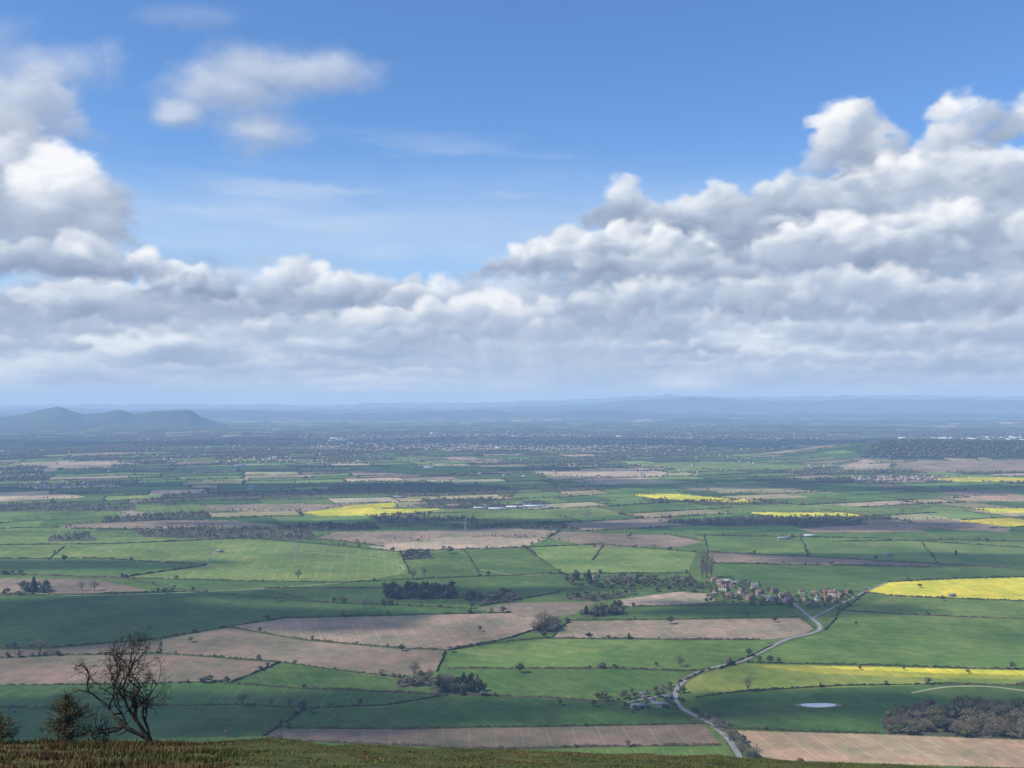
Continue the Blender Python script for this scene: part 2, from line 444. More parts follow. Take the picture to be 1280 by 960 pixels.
# hedges ---------------------------------------------------------
HEDGES=[[(-90,744),(60,744),(230,739)],[(285,783),(200,797),(60,809),(-90,811)],[(360,771),(285,783),(380,799),(500,809),(560,811)],[(560,811),(640,796),(700,776)],
[(640,765),(500,768),(360,772)],[(590,760),(400,752),(230,738),(150,722)],[(-90,857),(100,855),(290,852),(350,827)],[(350,827),(200,816),(60,819),(-90,826)],[(200,799),(200,816)],
[(350,827),(450,840),(540,850)],[(546,838),(556,812)],[(280,853),(380,859),(480,863)],[(480,863),(600,868),(700,872),(780,877)],[(-90,883),(100,884),(300,880),(380,884)],
[(380,884),(480,880),(560,867)],[(330,918),(380,884)],[(345,908),(500,909),(600,907)],[(600,907),(750,906),(880,903)],[(560,812),(620,802),(680,797)],[(680,797),(820,799),(950,800)],
[(712,775),(850,774),(1000,772)],[(712,775),(690,796)],[(868,871),(940,862),(1060,857),(1180,855)],[(1180,855),(1280,857),(1370,857)],[(935,828),(1100,832),(1200,836)],[(1200,836),(1370,840)],
[(1083,741),(1125,746),(1280,752),(1370,755)],[(1108,728),(1200,723),(1370,719)],[(1032,788),(1052,764),(1083,741)],[(885,690),(1000,695),(1172,705)],[(1172,705),(1280,711),(1370,711)],
[(905,909),(1000,913),(1100,916)],[(560,834),(700,834),(770,835)],[(770,835),(850,838),(895,836)],[(545,860),(602,867)],[(-90,716),(150,722)],[(150,722),(300,726),(430,728)],
[(430,728),(560,722),(700,717)],[(300,672),(400,680),(500,690)],[(500,690),(512,716)],[(700,740),(600,757)],[(655,684),(750,680),(870,690)],[(700,717),(860,716)],[(490,689),(655,684)],
[(395,673),(480,683)],[(890,704),(1165,709)],[(870,668),(1100,672),(1370,690)],[(-90,700),(120,698),(260,706),(150,722)],[(-90,684),(150,680),(300,673)],[(860,717),(880,738)],[(655,684),(700,716)],
[(780,758),(990,756)],[(1040,676),(1200,674),(1370,680)],[(330,735),(480,735),(600,745)],[(880,667),(885,690)],[(1000,670),(1010,694)],[(1150,674),(1172,704)],[(902,930),(600,934),(330,922)],
[(918,912),(935,935),(955,948)],[(905,914),(882,903)],[(842,878),(852,890),(880,903)],[(855,866),(848,853),(880,838)],[(966,807),(900,836)],[(998,772),(1018,786)],[(-90,742),(-20,741),(60,744)],
[(60,700),(80,684)],[(740,700),(755,681)],[(580,687),(600,720)],[(1052,764),(1200,772),(1370,778)],[(930,762),(935,772)],[(385,659),(290,663),(90,662)],[(-90,664),(75,660)],[(700,663),(684,672)],[(840,668),(880,676)]]
HC=np.array([(.042,.055,.024),(.060,.060,.030),(.078,.066,.044),(.046,.062,.024)])
def hedge_mesh(P,w,h,step,seed):
    P=resample(P,step);n=len(P);N=normals(P);g=np.random.default_rng(seed)
    P=P+N*(g.random((n,1))-.5)*step*.12
    if n>12: P=P+N*((fbm(np.arange(n)*step/60.+seed,np.zeros(n),seed,2)-.5)*6*np.sin(np.linspace(0,math.pi,n)))[:,None]
    hh=h*(.45+.85*g.random(n))*(.6+.9*fbm(np.arange(n)*step/25.,np.zeros(n),seed+1,2));ww=w*(.6+.7*g.random(n))
    gap=g.random(n)<.07;hh[gap]*=.2
    z=ground_h(P[:,0],P[:,1])
    V=np.stack([np.column_stack([P-N*ww[:,None]*.5,z-.3]),np.column_stack([P-N*ww[:,None]*.38,z+hh*.8]),
        np.column_stack([P,z+hh]),np.column_stack([P+N*ww[:,None]*.38,z+hh*.8]),np.column_stack([P+N*ww[:,None]*.5,z-.3])],1).reshape(-1,3)
    V[:, :2]+=(g.random((len(V),2))-.5)*w*.25
    a=np.arange(n-1)[:,None]*5;b=np.arange(4)[None,:]
    Fc=np.stack([a+b,a+b+5,a+b+6,a+b+1],-1).reshape(-1,4)
    c=HC[g.integers(0,4)]*(.7+.6*g.random((len(V),1)))
    return V,Fc,c
def hedge_obj(P,seed):
    r=np.hypot(*P.mean(0))
    V,Fc,c=hedge_mesh(P,2.4 if r<2000 else 3.0,2.2 if r<2000 else 2.7,3.0 if r<2000 else 6,seed)
    me=newmesh("hedge",V,Fc);addcol(me,c)
    obj("hedge",me,m_veg,label="dark clipped hedgerow along a field edge",cat="hedge",group="hedgerows dividing the fields")
nh=0
for k,hp in enumerate(HEDGES):
    P=GL(hp);hedge_obj(P,100+k);nh+=1
    Q=resample(P,1.0);L=len(Q)
    dens=random.choice((26,70,160));n=int(L/dens);c0=random.random()
    for _ in range(n+(random.random()<.5)):
        u=random.random()
        if random.random()<.6: u=min(max(random.gauss(c0,.08),0),.999)
        q=Q[int(u*(L-1))];kk=random.choice(['bare','bare','leaf','bare','bare','dark'])
        addtree(q[0],q[1],random.choice((random.uniform(2.5,4),random.uniform(3,7),random.uniform(7,12))),kk)
jj,ii=np.meshgrid(np.arange(2,110),np.arange(-75,90),indexing='ij');jj=jj.ravel();ii=ii.ravel()
s=np.linspace(0,1,9)
segs=[]
for typ in (0,1):
    if typ==0:
        u0=ai(ii,jj);u1=ai(ii+1,jj);u=u0[:,None]*(1-s)+u1[:,None]*s;v=np.repeat(bj(jj)[:,None],9,1)
    else:
        v0=bj(jj);v1=bj(jj+1);v=v0[:,None]*(1-s)+v1[:,None]*s;u=np.repeat(ai(ii,jj)[:,None],9,1)
    x,y=fromUV(u,v);segs.append(np.stack([x,y],-1))
segs=np.concatenate(segs)
mid=segs[:,4];r=np.hypot(mid[:,0],mid[:,1])
R0=float(G(640,664)[1])
ok=(mid[:,1]>R0+20)&(r<13000)&(np.abs(mid[:,0])<mid[:,1]*.56)&(segs[:,:,1].min(1)>R0)
for t,P,a in FP[1:]:
    ok&=~inpoly(mid[:,0].copy(),mid[:,1].copy(),P)
segs=segs[ok];r=r[ok];o=np.argsort(r);segs=segs[o];r=r[o]
ok=rng.random(len(segs))<.85;segs=segs[ok];r=r[ok]
NI=300-nh
for k in range(min(NI,len(segs))): hedge_obj(segs[k],1000+k)
V=[];Fc=[];C=[];off=0
for k in range(NI,len(segs)):
    a,b,c=hedge_mesh(segs[k],5,3.4,14 if r[k]<7000 else 30,5000+k)
    V.append(a);Fc.append(b+off);C.append(c);off+=len(a)
me=newmesh("hedge",np.concatenate(V),np.concatenate(Fc));addcol(me,np.concatenate(C))
obj("hedge",me,m_veg,kind="stuff",label="far network of dark hedgerows between fields",cat="hedge")
hs=[]
for t,P,a in FP[40:]:
    Q=resample(np.vstack([P,P[:1]]),20);hs.append(Q)
hs=np.concatenate(hs);hs=hs[np.abs(hs[:,0])<hs[:,1]*.56]
hk=fbm(hs[:,0]/90,hs[:,1]/90,404,2)
for q,kk in zip(hs,hk):
    if kk>.42: addtree(q[0]+random.uniform(-8,8),q[1]+random.uniform(-8,8),random.uniform(3,9),random.choice(['bare','bare','leaf','bare','dark']))
w=rng.random(len(segs))**3/np.maximum(r,1)**.3;idx=rng.choice(len(segs),26000,p=w/w.sum())
for k in idx:
    t=random.random()*8;a=int(t);q=segs[k][a]*(1-(t-a))+segs[k][a+1]*(t-a);addtree(q[0]+random.uniform(-7,7),q[1]+random.uniform(-7,7),random.uniform(3,10),random.choice(['bare','bare','bare','leaf','bare','dark']))
for (p0,p1,n) in ((530,560,34000),(560,600,36000),(600,664,18000)):
    px=rng.uniform(-70,1350,n);py=rng.uniform(p0,p1,n);x,y=G(px,py);i,j=cells(x,y)
    m=celltype(i,j,x,y)==8
    for t,P,a in FP[1:]: m&=~inpoly(x,y,P)
    for a,b in zip(x[m],y[m]): addtree(a,b,random.uniform(7,13),random.choice(['bare','bare','bare','bare','dark','leaf']))
T=[t for t in TREES if math.hypot(t[0],t[1])>900]
T.sort(key=lambda t:-t[2]/math.hypot(t[0],t[1]))
m_crown=dict(bare=noisy("bare_twigs",(.165,.140,.098),3.0,.6,1.35,.3),leaf=noisy("spring_leaves",(.085,.112,.034),3.0,.55,1.4,.3),
             dark=noisy("dark_evergreen",(.035,.050,.024),3.0,.55,1.4,.3),poplar=noisy("pale_twigs",(.20,.17,.135),3.0,.7,1.3,.1))
m_bark=noisy("bark",(.09,.072,.055),4,.7,1.3)
TPL={}
for k in m_crown:
    for s_ in (1,2,3):
        (cv,cf),(tv,tf)=tree_tpl(k,s_)
        a=newmesh("crown",cv,cf);a.materials.append(m_crown[k]);b=newmesh("trunk",tv,tf);b.materials.append(m_bark)
        f3=np.concatenate([np.column_stack([tf[:,0],tf[:,1],tf[:,2]]),np.column_stack([tf[:,0],tf[:,2],tf[:,3]])])
        v,f=cat([(cv,cf),(tv,f3)]);c=newmesh("tree",v,f);c.materials.append(m_crown[k]);c.materials.append(m_bark)
        mi=np.zeros(len(f),np.int32);mi[len(cf):]=1;c.polygons.foreach_set("material_index",mi)
        TPL[k,s_]=(a,b,c)
LBL=dict(bare="leafless brown tree beside a field hedge",leaf="fresh green spring tree beside a field",dark="dark evergreen tree in a small copse",poplar="tall pale leafless poplar beside the village")
NM=dict(bare="bare_tree",leaf="green_tree",dark="evergreen_tree",poplar="poplar_tree")
for n,(x,y,h,k) in enumerate(T[:290]):
    tp=TPL[k,random.choice((1,2,3))];z=float(ground_h(x,y))
    wd=h*random.uniform(.8,1.35) if k!='poplar' else h*.8
    if n<60:
        o=obj(NM[k],None,label=LBL[k],cat="tree",group="trees among the fields",loc=(x,y,z))
        obj("crown",tp[0],parent=o);obj("trunk",tp[1],parent=o)
    else: o=obj(NM[k],tp[2],label=LBL[k],cat="tree",group="trees among the fields",loc=(x,y,z))
    o.rotation_euler=(0,0,random.uniform(0,6.28));o.scale=(wd,wd,h)
KC=dict(bare=(.130,.117,.080),leaf=(.078,.102,.036),dark=(.040,.052,.028),poplar=(.12,.1,.08))
def merged(name,lst,n,label,vary=.35):
    V=[];Fc=[];C=[];off=0
    by={}
    for t in lst: by.setdefault((t[3],random.choice((1,2,3))),[]).append(t)
    for (k,s_),L in by.items():
        tv,tf=lod_tpl(k,s_,n);A=np.array([(a,b,c) for a,b,c,_ in L]);m=len(A)
        an=rng.uniform(0,6.28,m);sw=A[:,2]*rng.uniform(.85,1.5,m)
        ca,sa=np.cos(an),np.sin(an)
        X=(tv[None,:,0]*ca[:,None]-tv[None,:,1]*sa[:,None])*sw[:,None]+A[:,0:1]
        Y=(tv[None,:,0]*sa[:,None]+tv[None,:,1]*ca[:,None])*sw[:,None]+A[:,1:2]
        Z=tv[None,:,2]*A[:,2:3]+ground_h(A[:,0],A[:,1])[:,None]
        V.append(np.stack([X,Y,Z],-1).reshape(-1,3))
        Fc.append((tf[None]+(np.arange(m)*len(tv))[:,None,None]).reshape(-1,3)+off);off+=m*len(tv)
        c=np.array(KC[k])*rng.uniform(1-vary,1+vary,(m,1));c=np.repeat(c,len(tv),0)*rng.uniform(.8,1.2,(m*len(tv),1));C.append(c)
    me=newmesh(name,np.concatenate(V),np.concatenate(Fc));addcol(me,np.concatenate(C))
    obj(name,me,m_veg,kind="stuff",label=label,cat="trees")
rest=T[290:]
near=[t for t in rest if math.hypot(t[0],t[1])<2300];midl=[t for t in rest if 2300<=math.hypot(t[0],t[1])<4300];farl=[t for t in rest if math.hypot(t[0],t[1])>=4300]
print("TREES",len(near),len(midl),len(farl))
merged("woodland",near,150,"leafless brown and dark green copse trees")
merged("woodland",midl,40,"brown woodland belts between the fields")
merged("woodland",farl,0,"hazy distant woodland covering the plain",.2)

# ---------------------------------------------------------------- buildings
def box(x0,x1,y0,y1,z0,z1):
    V=np.array([(x,y,z) for z in(z0,z1) for x,y in((x0,y0),(x1,y0),(x1,y1),(x0,y1))],float)
    return V,np.array([(3,2,1,0),(4,5,6,7),(0,1,5,4),(1,2,6,5),(2,3,7,6),(3,0,4,7)])
def wallmesh(L,W,H,R):
    V=np.array([(-L/2,-W/2,0),(L/2,-W/2,0),(L/2,W/2,0),(-L/2,W/2,0),(-L/2,-W/2,H),(L/2,-W/2,H),(L/2,W/2,H),(-L/2,W/2,H),(-L/2,0,H+R),(L/2,0,H+R)],float)
    me=bpy.data.meshes.new("wall");me.from_pydata(V.tolist(),[],[(0,1,5,4),(2,3,7,6),(1,2,6,9,5),(3,0,4,8,7)]);return me
def roofmesh(L,W,H,R):
    e=.4;p=[]
    for s_ in(-1,1):
        y=s_*(W/2+e);zz=H-R*e/(W/2)
        v=[(-L/2-e,y,zz),(L/2+e,y,zz),(L/2+e,0,H+R),(-L/2-e,0,H+R)]
        v=v+[(a,b,c+.22) for a,b,c in v]
        p.append((np.array(v,float)+np.array([0,0,.03]),np.array([(3,2,1,0),(4,5,6,7),(0,1,5,4),(1,2,6,5),(3,0,4,7)])))
    V,Fc=cat(p);return newmesh("roof",V,Fc)
m_brick=[noisy("red_brick",(.29,.175,.13),.6,.8,1.2,.2),noisy("cream_render",(.48,.45,.40),.6,.9,1.1,.1),noisy("pale_stone",(.36,.32,.26),.6,.8,1.2,.2)]
m_tile=[noisy("brown_tiles",(.165,.110,.088),.8,.75,1.25,.25),noisy("slate",(.15,.15,.155),.8,.75,1.25,.2)]
m_glass=noisy("window_glass",(.05,.06,.07),1,.9,1.1,0,rough=.2);m_door=noisy("painted_door",(.09,.06,.05),1,.9,1.1)
m_shed=[noisy("pale_metal_sheet",(.46,.48,.50),.3,.85,1.05,.15),noisy("grey_sheet",(.24,.25,.26),.3,.85,1.1,.15)]
def mk(me,m):
    me=me.copy() if me.materials else me;me.materials.append(m);return me
def faces_from(V,Fc,name,m):
    me=newmesh(name,V,Fc);me.materials.append(m);return me
HT={}
for wi,wm in enumerate(m_brick):
    for ri,rm in enumerate(m_tile):
        HT[wi,ri]=(mk(wallmesh(11,7.5,5,3.2),wm),mk(roofmesh(11,7.5,5,3.2),rm),faces_from(*box(3,4.1,-.5,.5,7.2,9.6),"chimney",wm))
w_me=faces_from(*box(-.65,.65,-.08,.06,-.6,.6),"window",m_glass);d_me=faces_from(*box(-.5,.5,-.08,.06,0,2.1),"door",m_door)
def house(px,py,rot,sc,wi,ri,parts=True):
    x,y=G(px,py);x=float(x);y=float(y)
    a,b,c=HT[wi,ri]
    o=obj("house",None,label=["red brick house with pitched tiled roof","cream rendered house with pitched roof","pale stone cottage with pitched roof"][wi],cat="house",group="houses of the village",loc=(x,y,float(ground_h(x,y))))
    o.rotation_euler=(0,0,rot);o.scale=(sc,sc,sc)
    obj("wall",a,parent=o);rf=obj("roof",b,parent=o);obj("chimney",c,parent=rf)
    obj("door",d_me,parent=o,loc=(0,-3.76,.02))
    for u,v in((-3.2,1.5),(3.2,1.5),(-3.2,3.9),(3.2,3.9)): obj("window",w_me,parent=o,loc=(u,-3.76,v))
vil=[(893,743),(904,738),(912,748),(926,742),(938,750),(950,743),(962,752),(978,747),(985,754),(1006,750),(1012,758),(1018,744),(1027,757),(1034,750),(1044,754),(1050,747),(1032,743),(1002,742),(915,734),(900,731),(893,727),(1060,742),(944,736),(968,741),(1022,751),(1040,745),
 (804,870),(816,878),(836,873),(745,724),(760,726),(988,671),(1000,669),(1082,741)]
for n,(a,b) in enumerate(vil): house(a,b,random.uniform(-.6,.6)+(1.57 if n%3==0 else 0),random.uniform(.85,1.25) if b<800 else .75,random.choice((0,0,1,2)) if b<800 else 2,random.choice((0,0,1)) if b<800 else 1)
def barn(px,py,L,W,rot,mi):
    x,y=G(px,py);x=float(x);y=float(y)
    o=obj("barn",None,label="long low "+("white" if mi==0 else "grey")+" farm shed with shallow roof",cat="barn",group="farm buildings",loc=(x,y,float(ground_h(x,y))))
    o.rotation_euler=(0,0,rot);H=4;R=W*.14
    obj("wall",mk(wallmesh(L,W,H,R),m_shed[1]),parent=o);obj("roof",mk(roofmesh(L,W,H,R),m_shed[mi]),parent=o)
    obj("door",faces_from(*box(-2.2,2.2,-.08,.08,0,3.6),"door",m_door),parent=o,loc=(L*.2,-W/2-.03,.02))
for a in [(600,636,40,18,.1,0),(622,637,55,20,.05,0),(645,635,60,22,0,0),(668,634,70,22,.1,0),(684,636,35,18,.2,1),(610,633,40,18,0,1),(655,631,50,20,0,1),(500,622,40,18,.1,1),(316,612,40,18,0,1),(318,609,30,16,0,1),
 (798,884,16,8,.2,1),(826,882,16,8,-.2,1),(908,728,24,12,.3,0),(920,730,20,10,.2,1),(1012,670,30,14,.1,0),(980,673,30,14,.1,1),(275,690,12,8,0,1),(1110,694,18,9,0,1),(1085,600,40,18,0,1),(395,660,30,14,0,1),(1190,746,10,7,0,1)]:
    barn(*a)
def town(n,regions,name,label):
    V=[];Fc=[];C=[];off=0
    bv,bf=wallV=box(-.5,.5,-.5,.5,0,1)
    rv=np.array([(-.5,-.5,1),(.5,-.5,1),(.5,.5,1),(-.5,.5,1),(-.5,0,1.6),(.5,0,1.6)],float);rf=np.array([(0,1,5,4),(2,3,4,5),(1,2,5,5),(3,0,4,4)])
    for (x0,x1,y0,y1,k,big) in regions:
        px=rng.normal((x0+x1)/2,(x1-x0)/3.3,k);py=rng.uniform(y0,y1,k);X,Y=G(px,py)
        for a,b in zip(X,Y):
            L=rng.uniform(9,16)*(1 if rng.random()>big else 4);W=rng.uniform(7,10)*(1 if L<30 else 2);H=rng.uniform(5,8);an=rng.uniform(-.7,.7)
            q=np.concatenate([bv,rv])*np.array([L,W,H]);x=q[:,0]*math.cos(an)-q[:,1]*math.sin(an)+a;y=q[:,0]*math.sin(an)+q[:,1]*math.cos(an)+b
            V.append(np.stack([x,y,q[:,2]+float(ground_h(a,b))],1));Fc.append(np.concatenate([bf,rf+8])+off);off+=14
            wc=[(.36,.30,.26),(.32,.22,.18),(.42,.38,.35)][rng.integers(0,3)] if L<30 else (.58,.60,.62)
            rc=[(.20,.14,.12),(.2,.2,.21),(.24,.17,.14)][rng.integers(0,3)] if L<30 else (.48,.50,.53)
            C.append(np.array([wc]*8+[rc]*6))
    Fc=np.concatenate(Fc);V=np.concatenate(V);C=np.concatenate(C)
    quad=Fc[Fc[:,2]!=Fc[:,3]];tri=Fc[Fc[:,2]==Fc[:,3]][:,:3]
    t3=np.concatenate([quad[:,[0,1,2]],quad[:,[0,2,3]],tri])
    me=newmesh(name,V,t3);addcol(me,C);obj(name,me,attrmat("town_walls",.05,.9,1.1),kind="stuff",label=label,cat="town")
town(0,[(380,820,543,566,1100,.006),(200,1200,538,552,250,.005),(1160,1330,547,552,120,.35),(250,450,574,581,50,.02),(850,1050,545,560,80,.01),(1085,1160,596,602,50,.02),(600,1000,568,600,50,.01),(0,120,604,612,50,.0),(0,600,560,600,50,.01),(408,438,548,551,16,.6)],"town","distant town of pale roofs among trees")

# pond
def pond():
    cx,cy=G(1023,881);n=40;a=np.linspace(0,2*math.pi,n,endpoint=False)
    rr=1+.12*np.sin(a*2+1)+.06*np.sin(3*a)
    z=float(ground_h(cx,cy))
    def ring(s,zz): return np.column_stack([cx+23*s*rr*np.cos(a),cy+10*s*rr*np.sin(a),np.full(n,zz)])
    V=np.vstack([ring(1.0,z+.3),ring(.74,z+.45)]);i=np.arange(n);j=(i+1)%n
    me=newmesh("pond_bank",V,np.stack([i,j,n+j,n+i],1))
    obj("pond_bank",me,noisy("dried_mud",(.26,.20,.14),.2,.8,1.1),kind="structure",label="brown dried mud rim around a small pond",cat="bank")
    me=bpy.data.meshes.new("pond");me.from_pydata(ring(.76,z+.47).tolist(),[],[list(range(n))])
    m,nt,b=basemat("pond_water");b.inputs["Base Color"].default_value=(.60,.60,.58,1);b.inputs["Roughness"].default_value=.15;b.inputs["Specular IOR Level"].default_value=.5
    obj("pond",me,m,kind="structure",label="small bright pond in a dark green field",cat="pond")
pond()
def pylon(px,py,h,rot):
    parts=[];b=h*.11
    def strut(a,c,r=.22): parts.append(tube([a,c],[r,r],4))
    lv=[(0,b),(h*.3,b*.62),(h*.55,b*.36),(h*.75,b*.22),(h,.15)]
    for (z0,w0),(z1,w1) in zip(lv[:-1],lv[1:]):
        c0=[(-w0,-w0,z0),(w0,-w0,z0),(w0,w0,z0),(-w0,w0,z0)];c1=[(-w1,-w1,z1),(w1,-w1,z1),(w1,w1,z1),(-w1,w1,z1)]
        for k in range(4):
            strut(c0[k],c1[k],.2);strut(c0[k],c1[(k+1)%4],.1);strut(c0[(k+1)%4],c1[k],.1)
    for z,l in((h*.62,h*.19),(h*.76,h*.24),(h*.89,h*.16)):
        strut((-l,0,z),(l,0,z),.18);strut((-l,0,z),(0,0,z+h*.06),.1);strut((l,0,z),(0,0,z+h*.06),.1)
        for s_ in(-1,1): strut((s_*l,0,z),(s_*l,0,z-h*.05),.1)
    V,Fc=cat(parts);me=newmesh("pylon",V,Fc);x,y=G(px,py)
    o=obj("pylon",me,m_pyl,label="grey lattice electricity pylon standing in a field",cat="pylon",group="electricity pylons",loc=(float(x),float(y),float(ground_h(x,y))));o.rotation_euler=(0,0,rot)
m_pyl=noisy("galvanised_steel",(.32,.33,.34),1,.9,1.1)
for a in[(262,708,42,.4),(372,696,42,.4),(582,668,42,.4),(735,652,42,.4),(860,645,42,.4),(110,690,40,.4)]: pylon(*a)

# ---------------------------------------------------------------- far ridges
m_ridge=noisy("moorland",(.050,.065,.048),.0012,.6,1.4)
def ridge(pts,D,depth,seed,label,amp=2.6):
    pts=np.array(pts,float);px=np.arange(pts[0,0],pts[-1,0]+.1,1.5);py=np.interp(px,pts[:,0],pts[:,1])
    k=np.ones(5)/5;py=np.convolve(np.pad(py,2,'edge'),k,'valid')
    py=py+(fbm(px/22,px*0,seed,5)-.5)*amp
    top=CAMH+D*(500-py)/F;t=np.linspace(0,1,14);prof=np.sin(t*math.pi)**1.1
    X=[];n=len(px)
    for a,p in zip(t,prof):
        d=D+depth*(a-.5)*2;x=(px-640)/F*d
        z=top*p*(1+.35*(fbm(x/(depth*.35),np.full(n,d)/(depth*.35),seed+3,4)-.5)*(1-p))-20*(1-p)-5
        X.append(np.column_stack([x,np.full(n,d),z]))
    V=np.concatenate(X);a=np.arange(13)[:,None]*n;b=np.arange(n-1)[None]
    me=newmesh("hill",V,np.stack([a+b,a+b+1,a+b+n+1,a+b+n],-1).reshape(-1,4));smooth(me)
    obj("hill",me,m_ridge,kind="structure",label=label,cat="hill")
ridge([(-120,526),(0,521),(20,519),(45,513),(72,507),(92,514),(106,518),(125,516),(150,511),(168,517),(190,514),(237,511),(250,519),(270,527),(300,534),(340,538)],12500,1500,1,"rounded blue wooded hills rising from the plain",1.4)
ridge([(780,531),(820,526),(860,521),(900,523),(1000,526),(1100,524),(1400,527)],15500,1400,2,"low wooded rise across the plain")
ridge([(-120,518),(100,516),(300,511),(360,514),(420,517),(520,514),(600,512),(660,515),(740,511),(850,517),(1400,516)],20000,2500,3,"hazy blue hill range",4)
ridge([(-120,512),(200,510),(420,511),(560,510),(700,506),(760,503),(820,498),(860,496),(950,500),(1050,499),(1130,498),(1280,500),(1400,502)],27000,4000,4,"faint blue mountain ridge on the skyline",5)
ridge([(-120,507),(200,505),(420,505),(640,502),(760,497),(840,493),(900,496),(1100,494),(1400,497)],38000,5000,5,"faintest mountain ridge on the skyline",4)

# ---------------------------------------------------------------- foreground hill
BX=np.array([-400,0,120,220,340,420,560,700,900,1000,1280,1700]);BY=np.array([926,926,928,928,925,931,937,941,945,953,961,967])
BR=38.0
def hill_z(x,y):
    r=np.hypot(x,y);yy=np.maximum(y,1e-3)
    px=np.clip(640+F*x/yy,-400,1700);px=np.where(y<=0,640,px)
    t=(np.interp(px,BX,BY)-500)/F
    t=t*np.clip(yy/np.maximum(r,1e-3),.5,1)
    zb=t*BR
    s1=(zb-1.7)/BR
    z=-1.7-s1*np.minimum(r,BR)
    e=np.maximum(r-BR,0)
    z=z-s1*np.minimum(e,1.5)-.62*np.maximum(e-1.0,0)
    z=z+(fbm(x/1.7,y/1.7,61,3)-.5)*.20*sstep(6,20,r)+(fbm(x/8,y/8,66,2)-.5)*.16*sstep(6,20,r)
    return np.maximum(CAMH+z,-25)
ph=np.concatenate([np.radians(np.linspace(-36,36,500)),np.radians(np.linspace(36,324,60)[1:-1])])
rr=np.concatenate([[.05,4,8,12,16],np.arange(18,46,.16),np.geomspace(46.5,640,40)])
R_,P_=np.meshgrid(rr,ph,indexing='ij');x=(R_*np.sin(P_)).ravel();y=(R_*np.cos(P_)).ravel()
nP=len(ph);a0=np.arange(len(rr)-1)[:,None]*nP;b0=np.arange(nP)[None];b1=((np.arange(nP)+1)%nP)[None]
me=newmesh("hill",np.stack([x,y,hill_z(x,y)],1),np.stack([a0+b0,a0+b1,a0+nP+b1,a0+nP+b0],-1).reshape(-1,4)[:,::-1]);smooth(me)
m,nt,b=basemat("hill_turf");g=nt.nodes.new("ShaderNodeNewGeometry")
n1=noise(nt,g.outputs["Position"],.7,7,.7);rp=nt.nodes.new("ShaderNodeValToRGB");nt.links.new(n1.outputs["Fac"],rp.inputs[0])
rp.color_ramp.elements[0].position=.34;rp.color_ramp.elements[0].color=(.030,.042,.012,1);rp.color_ramp.elements[1].position=.66;rp.color_ramp.elements[1].color=(.105,.110,.034,1)
nt.links.new(rp.outputs[0],b.inputs["Base Color"])
obj("hill",me,m,kind="structure",label="rough grassy hilltop slope falling to the plain",cat="hill")
n=190000
an=np.radians(rng.uniform(-30,30,n));r_=np.sqrt(rng.uniform(22**2,41**2,n));x=r_*np.sin(an);y=r_*np.cos(an)
cl=fbm(x/.9,y/.9,71,3);px=640+F*x/y
keep=rng.random(n)<np.clip((cl-.25)*2.2,.25,1)*np.where(px<340,1,.75);x=x[keep];y=y[keep];cl=cl[keep];px=px[keep];n=len(x)
scr=sstep(360,180,px)
z=hill_z(x,y);hh=rng.uniform(.015,.055,n)*(.3+1.4*cl)*(1+3.2*scr*sstep(.42,.62,fbm(x/1.3,y/1.3,79,3)));a=rng.uniform(0,6.28,n);w_=.014+.010*rng.random(n)
lean=rng.normal(0,.05,(n,2))
V=np.stack([np.stack([x-np.cos(a)*w_,y-np.sin(a)*w_,z-.02],1),np.stack([x+np.cos(a)*w_,y+np.sin(a)*w_,z-.02],1),np.stack([x+lean[:,0],y+lean[:,1],z+hh],1)],1).reshape(-1,3)
me=newmesh("grass",V,np.arange(3*n).reshape(-1,3))
q=rng.random(n);br=np.clip((.50-fbm(x/2.5,y/2.5,72,3))*1.8+.12+.45*scr,.06,.85)
c=np.where((q<br)[:,None],np.array([[.165,.092,.046]]),np.array([[.082,.100,.028]]))*rng.uniform(.6,1.3,(n,1))
addcol(me,np.repeat(c,3,0));obj("grass",me,m_grass,kind="stuff",label="rough hill grass and dead brown bracken",cat="grass")

